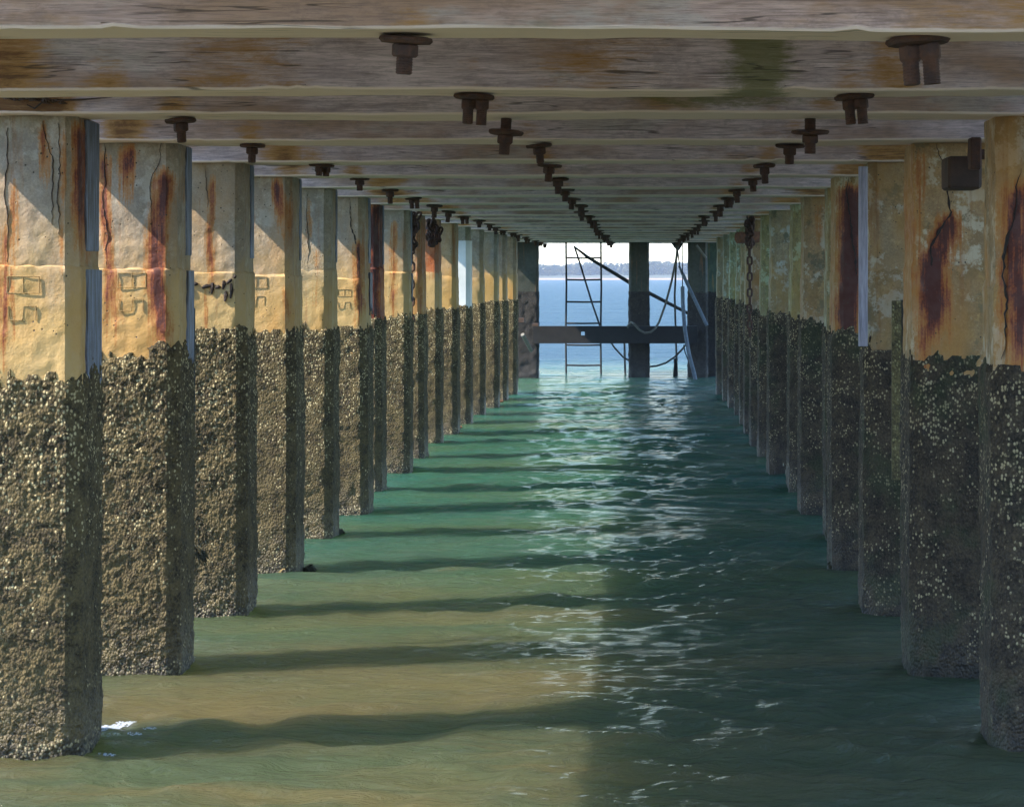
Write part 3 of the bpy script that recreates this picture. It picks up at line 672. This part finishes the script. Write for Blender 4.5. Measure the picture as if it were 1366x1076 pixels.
# ------------------------------------------------------------------ timber beams and deck
BE = [(1.012, 1.054), (1.338, 1.388), (1.541, 1.605), (1.842, 1.915)] + [(UF[k] - .012, UF[k] + .05) for k in range(2, 17)] + [(6.98, 7.04), (7.30, 7.36), (7.62, 7.70)]
X0, X1 = -2.60, 1.92
BLAB = {0: 'nearest beam, brown grey face across top of the frame', 1: 'second beam, pink grey face with ochre stain at its left end',
        2: 'third beam, split left end resting over the nearest left pile', 3: 'fourth beam, blue grey, over the second left pile'}
def beam(i, u0, u1):
    y0, y1 = K * u0 * 1e-3, K * u1 * 1e-3; z0 = ZT + (0.0 if i > 1 else -.004); z1 = ZT + .297
    st = .03 if i < 6 else .12; n = int((X1 - X0) / st); c = .006
    prof = []
    q = 5 if i < 6 else 2
    def seg(a, b): return [(a[0] + (b[0] - a[0]) * t / q, a[1] + (b[1] - a[1]) * t / q) for t in range(q)]
    cs = [(y0 + c, z0), (y1 - c, z0), (y1, z0 + c), (y1, z0 + .02), (y1, z1), (y0, z1), (y0, z0 + .02), (y0, z0 + c)]
    for a, b in zip(cs, cs[1:] + cs[:1]): prof += seg(a, b)
    p = np.array(prof); m = len(p); xs = np.linspace(X0, X1, n + 1)
    P = np.zeros((n + 1, m, 3)); P[:, :, 0] = xs[:, None]; P[:, :, 1:] = p[None]
    P = P.reshape(-1, 3)
    dz = .006 * vn(P, (1.3, .01, .01), 50 + i) + .0035 * vn(P, (7, 9, 9), 60 + i)
    low = np.clip((z0 + .1 - P[:, 2]) / .1, 0, 1)
    P2 = P.copy(); P2[:, 2] += np.maximum(dz * low, -.009); P2[:, 1] += .006 * vn(P, (1.1, .01, 2), 70 + i) + .003 * vn(P, (5, 4, 30), 71)
    # nicks out of the lower arris
    nick = np.clip(vn(P, (8, 1, 1), 80 + i) + .5 * vn(P, (31, 1, 1), 81) - .45, 0, 1) * (np.abs(P[:, 2] - z0) < .012) * (P[:, 1] < y0 + .03)
    P2[:, 2] += nick * .03
    g = np.zeros(len(P)); r = np.zeros(len(P))
    if i == 0: r = np.maximum(r, .5 * np.clip((P[:, 0] - wp(1180, 0, 1.03).x) / .15, 0, 1))
    if i == 1:
        r = np.maximum(r, 1.0 * np.exp(-((P[:, 0] - wp(0, 0, 1.34).x) / .10) ** 2) * (P[:, 2] > z0 + .02)); r = np.maximum(r, .55 * np.exp(-((P[:, 0] - wp(1190, 0, 1.34).x) / .1) ** 2))
        g = 1.0 * np.exp(-((P[:, 0] - wp(1010, 0, 1.34).x) / .13) ** 2)
        r = np.maximum(r, .42 * np.exp(-((P[:, 0] - wp(330, 0, 1.34).x) / .24) ** 2)); r = np.maximum(r, .40 * np.exp(-((P[:, 0] - wp(800, 0, 1.34).x) / .25) ** 2)); r = np.maximum(r, .9 * np.exp(-((P[:, 0] - wp(4, 0, 1.34).x) / .16) ** 2))
    if i == 2:
        r = 1.1 * np.clip((wp(120, 0, 1.55).x - P[:, 0]) / .1, 0, 1); g = np.exp(-((P[:, 0] - wp(960, 0, 1.55).x) / .42) ** 2) * np.clip((P[:, 2] - z0 - .01) / .02, 0, 1)
    if i == 3: r = 1.0 * np.exp(-((P[:, 0] - wp(165, 0, 1.84).x) / .10) ** 2)
    if i == 7: r = 1.1 * np.exp(-((P[:, 0] - wp(480, 0, 2.8).x) / .09) ** 2)
    if i > 3:
        r = np.maximum(r, .75 * np.exp(-((P[:, 0] - (-1.9 + .2 * math.sin(i * 2.3))) / .12) ** 2)); r = np.maximum(r, .8 * np.clip((P[:, 0] - 1.12) / .1, 0, 1) * (i % 3 != 0))
    for bx, stg in ((-1.71, .7), (-.49 - (.05 if i < 3 else 0), .42), (.69, .5)):
        r = np.maximum(r, stg * np.exp(-((P[:, 0] - bx) / .075) ** 2) * np.clip(1.1 - (P[:, 2] - z0) / .16, 0, 1))
    idx = np.arange((n + 1) * m).reshape(n + 1, m); nx = np.roll(idx, -1, 1)
    Q = np.stack([idx[:-1], nx[:-1], nx[1:], idx[1:]], -1).reshape(-1, 4)
    cap = [];
    for e, fl in ((idx[0], 1), (idx[-1], 0)):
        for a in range(1, m - 2, 2):
            f = (e[0], e[a], e[a + 1], e[a + 2]) if a + 2 < m else None
            if f: cap.append(f[::-1] if fl == 0 else f)
    Q = np.vstack([Q, np.array(cap)])
    cx = (X0 + X1) / 2; org = np.array([cx, (y0 + y1) / 2, z0])
    ob = mk('timber_beam', P2 - org, Q, M_timb if i in (0,) else M_tim, None, True, {'rust': r, 'green': g, 'edge': np.clip(1 - np.abs(P[:, 2] - z0) / .014, 0, 1) * (1.6 if i % 3 else 1.35)}); ob.location = org
    md = ob.data; md.set_sharp_from_angle(angle=math.radians(25))
    lab = BLAB.get(i) or ('last beam at the far pier end, above the open sea view' if i == len(BE) - 1 else '%s beam from the camera, grey timber crossing under the deck' % ORD[i])
    tag(ob, lab, 'beam', 'timber beams across the underside of the pier')
for i, (a, b) in enumerate(BE): beam(i, a, b)
# deck boards lie along the pier above the beams
m = MB(); yA, yB = 5.0, K * 7.77e-3; zd = ZT + .30; x = -2.89; rnd = random.Random(3)
while x < 2.25:
    m.box((x, yA, zd), (x + .212, yB, zd + .075)); x += .215
dk = m.build('pier_deck', M_tim); tag(dk, kind='structure')
# splintered knot on the left end of the third beam
m = MB(); rnd = random.Random(12)
for t in range(30):
    px = 2 + rnd.random() * 78; py = 128 + (px / 90) * 10 + rnd.uniform(-3, 3) * (1.3 - px / 80); p = wp(px, py, 1.536)
    q = p + Vector((rnd.uniform(.02, .06), -.006, rnd.uniform(-.010, .004))); m.tube([p, p.lerp(q, .5) + Vector((0, -.012, .003)), q], [.003, .0055, .001], 5, jit=.5)
for ln in ([(0, 120), (15, 126), (38, 132), (70, 134), (110, 133), (150, 130)], [(36, 140), (46, 145), (56, 137), (70, 140)]):
    m.tube([wp(a, b, 1.5385) for a, b in ln], [.002] + [.004] * (len(ln) - 2) + [.001], 5)
sp_ = m.build('split_wood', M_block)
b3 = [o for o in C.objects if o.name.startswith('timber_beam') and o.get('label', '').startswith('third')][0]
sp_.parent = b3; sp_.matrix_parent_inverse = Matrix.Translation(-Vector(b3.location))

# ------------------------------------------------------------------ bolts
def bolt_parts(kind, seed):
    rnd = random.Random(seed); out = []
    dr = .0 if kind != 'drop' else -.045
    # washer plate: rough dished disc
    m = MB(); n = 20; prof = [(.050, 0), (.062, -.003), (.064, -.010), (.058, -.017), (.03, -.019)]
    wv = [1 + rnd.uniform(-.05, .05) for _ in range(n)]; V = []; Fc = []
    for rr, z in prof:
        for k in range(n):
            a = 2 * math.pi * k / n; V.append((rr * wv[k] * math.cos(a), rr * wv[k] * math.sin(a), z + dr + rnd.uniform(-.001, .001)))
    for j in range(len(prof) - 1):
        for k in range(n): Fc.append((j * n + k, j * n + (k + 1) % n, j * n + n + (k + 1) % n, j * n + n + k))
    Fc.append(tuple(range(n - 1, -1, -1))); Fc.append(tuple(range((len(prof) - 1) * n, len(prof) * n)))
    m.add(V, Fc); out.append(('washer_plate', m))
    offs = [(0, 0)] if kind in ('single', 'drop') else [(-.019, 0), (.021, -.012)]
    for ox, oy in offs:
        R_ = .031 if len(offs) == 1 else .023; hn = .034; m = MB(); V = []
        pr = [(R_ * .86, -.0185), (R_, -.023), (R_, -.018 - hn + .005), (R_ * .84, -.018 - hn)]
        for rr, z in pr:
            for k in range(6):
                a = math.pi / 3 * k + seed; V.append((ox + rr * math.cos(a), oy + rr * math.sin(a), z + dr))
        Fc = [(j * 6 + k, j * 6 + (k + 1) % 6, j * 6 + 6 + (k + 1) % 6, j * 6 + 6 + k) for j in range(3) for k in range(6)]
        Fc += [tuple(range(5, -1, -1)), tuple(range(18, 24))]; m.add(V, Fc); out.append(('nut', m))
        m = MB(); L = rnd.uniform(.092, .105) if kind != 'short' else .075; rr = .0195 if len(offs) == 1 else .0165; pts = []; rad = []
        z = 0.0 if kind == 'drop' else -.02 - hn + .006; i = 0
        while z > -L + dr:
            pts.append((ox, oy, z)); rad.append(rr * (1.04 if i % 2 else .95) * rnd.uniform(.98, 1.02)); z -= .0032; i += 1
        pts.append((ox, oy, -L + dr)); rad.append(rr * .8); m.tube(pts, rad, 12); out.append(('bolt_shank', m))
    return out
protos = {}
def bolt(kind, loc, rz, label, group, far):
    seed = sum(map(ord, kind))
    key = kind
    if key not in protos:
        root = empty('bolt', (0, 0, 0)); ch = [m.build(nm, M_rust, root) for nm, m in bolt_parts(kind, seed)]; protos[key] = (root, ch, [False])
        root, ch, used = protos[key]; used[0] = True
    else:
        pr, pch, used = protos[key]; root = pr.copy(); C.objects.link(root)
        for c in pch: d = c.copy(); C.objects.link(d); d.parent = root
    root.location = loc; root.rotation_euler = (rnd.uniform(-.1, .1), rnd.uniform(-.09, .09), rz); root.scale = [rnd.uniform(.9, 1.12)] * 2 + [rnd.uniform(.8, 1.15)]
    return tag(root, label, 'bolt', group)
rnd = random.Random(77)
ROWS = [('left', -1.715, 'bolts hanging in the left line under the beams'), ('middle', -.485, 'bolts hanging in the middle line under the beams'), ('right', .69, 'bolts hanging in the right line under the beams')]
MIDX = {0: -.576, 1: -.533, 2: -.495, 3: -.445}; RTX = {0: .70, 1: .713, 2: .655, 3: .69}; LTX = {2: -1.73, 3: -1.74, 4: -1.68, 5: -1.69}
for rn, xr, grp in ROWS:
    cnt = 0
    for i, (a, b) in enumerate(BE):
        if rn == 'left' and i < 2: continue
        u = (a + b) / 2; x = {'left': LTX, 'middle': MIDX, 'right': RTX}[rn].get(i, xr + rnd.uniform(-.03, .03))
        kd = {('middle', 0): 'single', ('middle', 1): 'double', ('middle', 2): 'drop', ('middle', 3): 'single', ('right', 0): 'double', ('right', 1): 'double', ('right', 2): 'drop', ('right', 3): 'single', ('left', 2): 'single'}.get((rn, i)) or rnd.choice(['single', 'double', 'single', 'short', 'single'])
        how = {'single': 'single rusty bolt', 'double': 'twin rusty bolts', 'drop': 'dropped rusty bolt', 'short': 'short rusty bolt'}[kd]
        lab = '%s under the beam, %s from the camera in the %s line' % (how, ORD[cnt], rn)
        sc = 1.0
        o = bolt(kd, (x, K * (u + .004) * 1e-3, ZT - .004), rnd.uniform(-.3, .3) if kd == 'double' else rnd.uniform(0, 6), lab, grp, i > 3)
        if i == 0: o.scale = (1.25, 1.25, 1.2) if rn == 'right' else (1.06, 1.06, 1.0)
        cnt += 1

# ------------------------------------------------------------------ chains
def link_mesh(L=.105, Wd=.066, r=.0115):
    m = MB(); pts = []; hw = Wd / 2 - r; hl = L / 2 - r - hw
    for k in range(9): a = math.pi * k / 8; pts.append((hw * math.cos(a), 0, hl + hw * math.sin(a)))
    for k in range(9): a = math.pi + math.pi * k / 8; pts.append((hw * math.cos(a), 0, -hl + hw * math.sin(a)))
    n = 8; V = []; N = len(pts)
    for i in range(N):
        p = Vector(pts[i]); t = (Vector(pts[(i + 1) % N]) - Vector(pts[i - 1])).normalized(); a = t.cross(Vector((0, 1, 0))).normalized(); b = Vector((0, 1, 0))
        for k in range(n): an = 2 * math.pi * k / n; V.append(p + (a * math.cos(an) + b * math.sin(an)) * r)
    Fc = [(i * n + k, i * n + (k + 1) % n, (i + 1) % N * n + (k + 1) % n, (i + 1) % N * n + k) for i in range(N) for k in range(n)]
    return m.add(V, Fc)
lk_proto = [None]
def chain(lab, mat, top, nlinks, bundle, brad, bdrop, seed, cat='chain'):
    rnd = random.Random(seed); root = empty('rusty_chain', top); tag(root, lab, cat)
    def lk(loc, rot):
        if lk_proto[0] is None:
            o = link_mesh().build('link', M_rust, root, True); lk_proto[0] = o
        else:
            o = lk_proto[0].copy(); C.objects.link(o); o.parent = root
        o.location = loc; o.rotation_euler = rot
    for t in range(bundle):      # links looped up under the beam
        a = rnd.random() * 6.28; z = -rnd.random() ** .8 * bdrop
        lk((brad * math.cos(a) * rnd.random(), brad * .8 * math.sin(a), z), (rnd.uniform(-.6, .6), rnd.uniform(-.5, .5), rnd.random() * 6))
    z = -bdrop - .02
    for t in range(nlinks):
        lk((rnd.uniform(-.003, .003), 0, z), (0, rnd.uniform(-.06, .06), (t % 2) * math.pi / 2 + .12)); z -= .082
    return root
p = wp(549, 281, 3.93); p.z = ZT; chain('long rusty chain hanging from a looped coil before the ninth left pile', M_rust, p, 9, 34, .09, .33, 3)
p = wp(577, 285, 4.24); p.z = ZT; chain('short looped coil of rusty chain hanging right of the long chain', M_rust, p, 0, 30, .08, .27, 5)
p = wp(1000, 275, 4.28); p.z = ZT; chain('rusty chain hanging along the right row below the round log end', M_rust, p, 12, 22, .05, .26, 9)

# ------------------------------------------------------------------ brackets, logs and loose strips
def log(nm, lab, cat, a, b, r, mat):
    n = 7; pts = [a.lerp(b, t / n) for t in range(n + 1)]
    return tag(MB().tube(pts, [r * (1 + .04 * math.sin(t * 2.1)) for t in range(n + 1)], 14, jit=.06).build(nm, mat), lab, cat)
log('log_end', 'orange brown round log end sticking out behind the right hanging chain', 'log', wp(984, 317, 4.33), wp(1022, 316, 4.36), .06, M_rusto)
a = wp(1265, 208, 1.78); b = wp(1310, 252, 1.78)
blk = empty('timber_block', ((a.x + b.x) / 2, a.y + .1, b.z)); tag(blk, 'squared timber block with iron plate beside second right pile top', 'timber block')
BO = Vector(blk.location)
MB().box((a.x - BO.x, -.1, 0), (b.x - BO.x, .16, a.z - BO.z), .012).build('block', M_block, blk)
c = wp(1295, 183, 1.70); d = wp(1312, 226, 1.70)
MB().box((c.x - BO.x, c.y - BO.y, d.z - BO.z), (c.x - BO.x + .045, c.y - BO.y + .10, c.z - BO.z), .006).build('iron_plate', M_rust, blk)
e = wp(1303, 206, 1.76)
MB().tube([e - BO, e - BO + Vector((.5, 0, .0)), e - BO + Vector((1.0, .0, 0))], .022, 12).build('tie_rod', M_rust, blk, True)
MB().tube([e - BO + Vector((-.035, 0, 0)), e - BO + Vector((.01, 0, 0))], .04, 6).build('nut', M_rust, blk)

def strip(nm, lab, cat, x0, x1, y0, y1, u, mat, t=.012):
    a = wp(x0, y1, u); b = wp(x1, y0, u)
    return tag(MB().box((a.x, a.y, a.z), (b.x, a.y + t, b.z), .003).build(nm, mat), lab, cat)
# angle iron between second and third left piles
a = wp(243.5, 612, 1.99); b = wp(257.5, 411, 1.99)
ai = MB().box((a.x, a.y, a.z), (b.x, a.y + .008, b.z)); ai.box((b.x - .009, a.y + .0081, a.z), (b.x - .001, a.y + .07, b.z))
tag(ai.build('angle_iron', M_iron), 'long dark angle iron strip standing between second and third left piles', 'angle iron')
M_plk = crustmat('weedy_plank', (.05, .04, .02), (.15, .12, .05), (.3, .26, .12), .8, .95)
pl = strip('wooden_plank', 'weathered narrow plank fixed upright in front of third right pile', 'plank', 1190, 1202.5, 401, 640, 2.12, M_plk, .03)
strip('iron_strip', 'thin black iron strip beside the upright plank on the right', 'iron strip', 1203, 1206.5, 400, 640, 2.12, M_iron, .05)
strip('iron_strip', 'thin black iron strip on the edge of fourth right pile', 'iron strip', 1149, 1152.5, 440, 642, 2.30, M_iron, .05)
M_pale = (lambda s: s.fin(s.mix(s.ramp(s.noise(1, 7, .7, sc3=(40, 40, 3)), .35, .65), (.44, .42, .50), (.22, .20, .24)), .6, s.bump(s.noise(1, 6, .7, sc3=(60, 60, 4)), .5, .006)))(NT('pale_lit_chamfer'))
strip('lit_chamfer', 'pale lavender strip painting light on the left corner of third right pile', 'strip', 1145.5, 1157.5, 222, 462, 2.185, M_pale, .02)  # added strip, the light on the chamfer is put into its colour
# small pegs at the waterline of the left row
for (x, y, u, lab) in ((606, 570, 4.86, 'small iron peg and washer sticking from the left row near the water'), (663, 535, 5.85, 'small iron peg further along the left row near the water')):
    p = wp(x, y, u); r_ = empty('iron_peg', p); tag(r_, lab, 'peg', 'iron pegs by the left row')
    MB().tube([(-.16, 0, 0), (.06, 0, -.005), (.09, 0, .01)], .016, 10).build('peg', M_rusto, r_, True)
    MB().tube([(-.02, 0, 0), (.0, 0, 0)], .055, 14).build('washer', M_rusto, r_)

# weed tufts clinging to corners of the near left piles
M_weed = rustmat('seaweed', (.02, .022, .01), (.045, .04, .015), 30, 0)
def tuft(lab, px, py, u, n, L, seed):
    rnd = random.Random(seed); m = MB(); p0 = wp(px, py, u)
    for i in range(n):
        p = p0 + Vector((rnd.uniform(-.02, .02), rnd.uniform(-.03, .02), rnd.uniform(-.02, .02))); d = Vector((rnd.uniform(.1, 1), rnd.uniform(-.7, .3), rnd.uniform(-1, .35))).normalized() * L * rnd.uniform(.4, 1)
        m.tube([p, p + d * .5 + Vector((0, 0, .01)), p + d + Vector((0, 0, -.015))], [.006, .009, .002], 5, jit=.5)
    tag(m.build('seaweed_tuft', M_weed), lab, 'seaweed', 'seaweed tufts on the piles')
tuft('dark seaweed tuft on the edge between second and third left piles', 262, 737, 1.98, 26, .08, 1)
tuft('dark seaweed at the foot of the fourth left pile', 408, 762, 2.57, 40, .10, 2)
tuft('dark seaweed at the foot of the fifth left pile', 448, 711, 2.92, 30, .10, 3)
tuft('dark seaweed at the foot of the fourth right pile', 1108, 757, 2.53, 26, .08, 4)
# foam
def foam():
    rng = np.random.default_rng(3); m = MB()
    M_foam = (lambda s: s.fin((.34, .38, .44), .4))(NT('sea_foam'))
    spots = [(150, 966, 26, 4), (168, 961, 16, 2), (140, 975, 14, 3), (143, 1001, 12, 2), (180, 981, 10, 2), (200, 972, 9, 1.5)]
    for px, py, wx_, wy_ in spots:
        u = 1e3 / (py - VY); c = wp(px, py, u); u1 = 1e3 / (py + wy_ - VY); hy = abs(wp(px, py + wy_, u1).y - c.y); hx = wx_ * u * 1e-3 * H
        for q in range(int(14 + wx_ * wy_ * 1.0)):
            a = rng.random() * 6.28; e = rng.random() ** .6; x = c.x + hx * e * math.cos(a); y = c.y + hy * e * math.sin(a); r_ = hx * rng.uniform(.02, .09)
            n = 9; V = [(x + r_ * 1.8 * math.cos(2 * math.pi * k / n) * rng.uniform(.5, 1.3), y + r_ * math.sin(2 * math.pi * k / n) * rng.uniform(.5, 1.3) * 1.3) for k in range(n)] + [(x, y)]; V = [(a_, b_, sea(a_, b_) + (.001 if i_ < n else .005)) for i_, (a_, b_) in enumerate(V)]
            m.add(V, [(k, (k + 1) % n, n) for k in range(n)])
    tag(m.build('sea_foam', M_foam), 'patches of white foam on the water by nearest left pile', 'foam', kind='stuff')
foam()

# ------------------------------------------------------------------ haze
hz = MB().box((-2700, -2600, -3.5), (2700, 2400, 60)).build('haze', (lambda: None)() or bpy.data.materials.new('haze_air'))
hm = bpy.data.materials['haze_air']; hm.use_nodes = True; t = hm.node_tree; t.nodes.clear()
pv = t.nodes.new('ShaderNodeVolumePrincipled'); pv.inputs['Density'].default_value = .0003; pv.inputs['Color'].default_value = (.72, .82, 1, 1); pv.inputs['Anisotropy'].default_value = .2
ou = t.nodes.new('ShaderNodeOutputMaterial'); t.links.new(pv.outputs[0], ou.inputs['Volume']); tag(hz, kind='stuff')
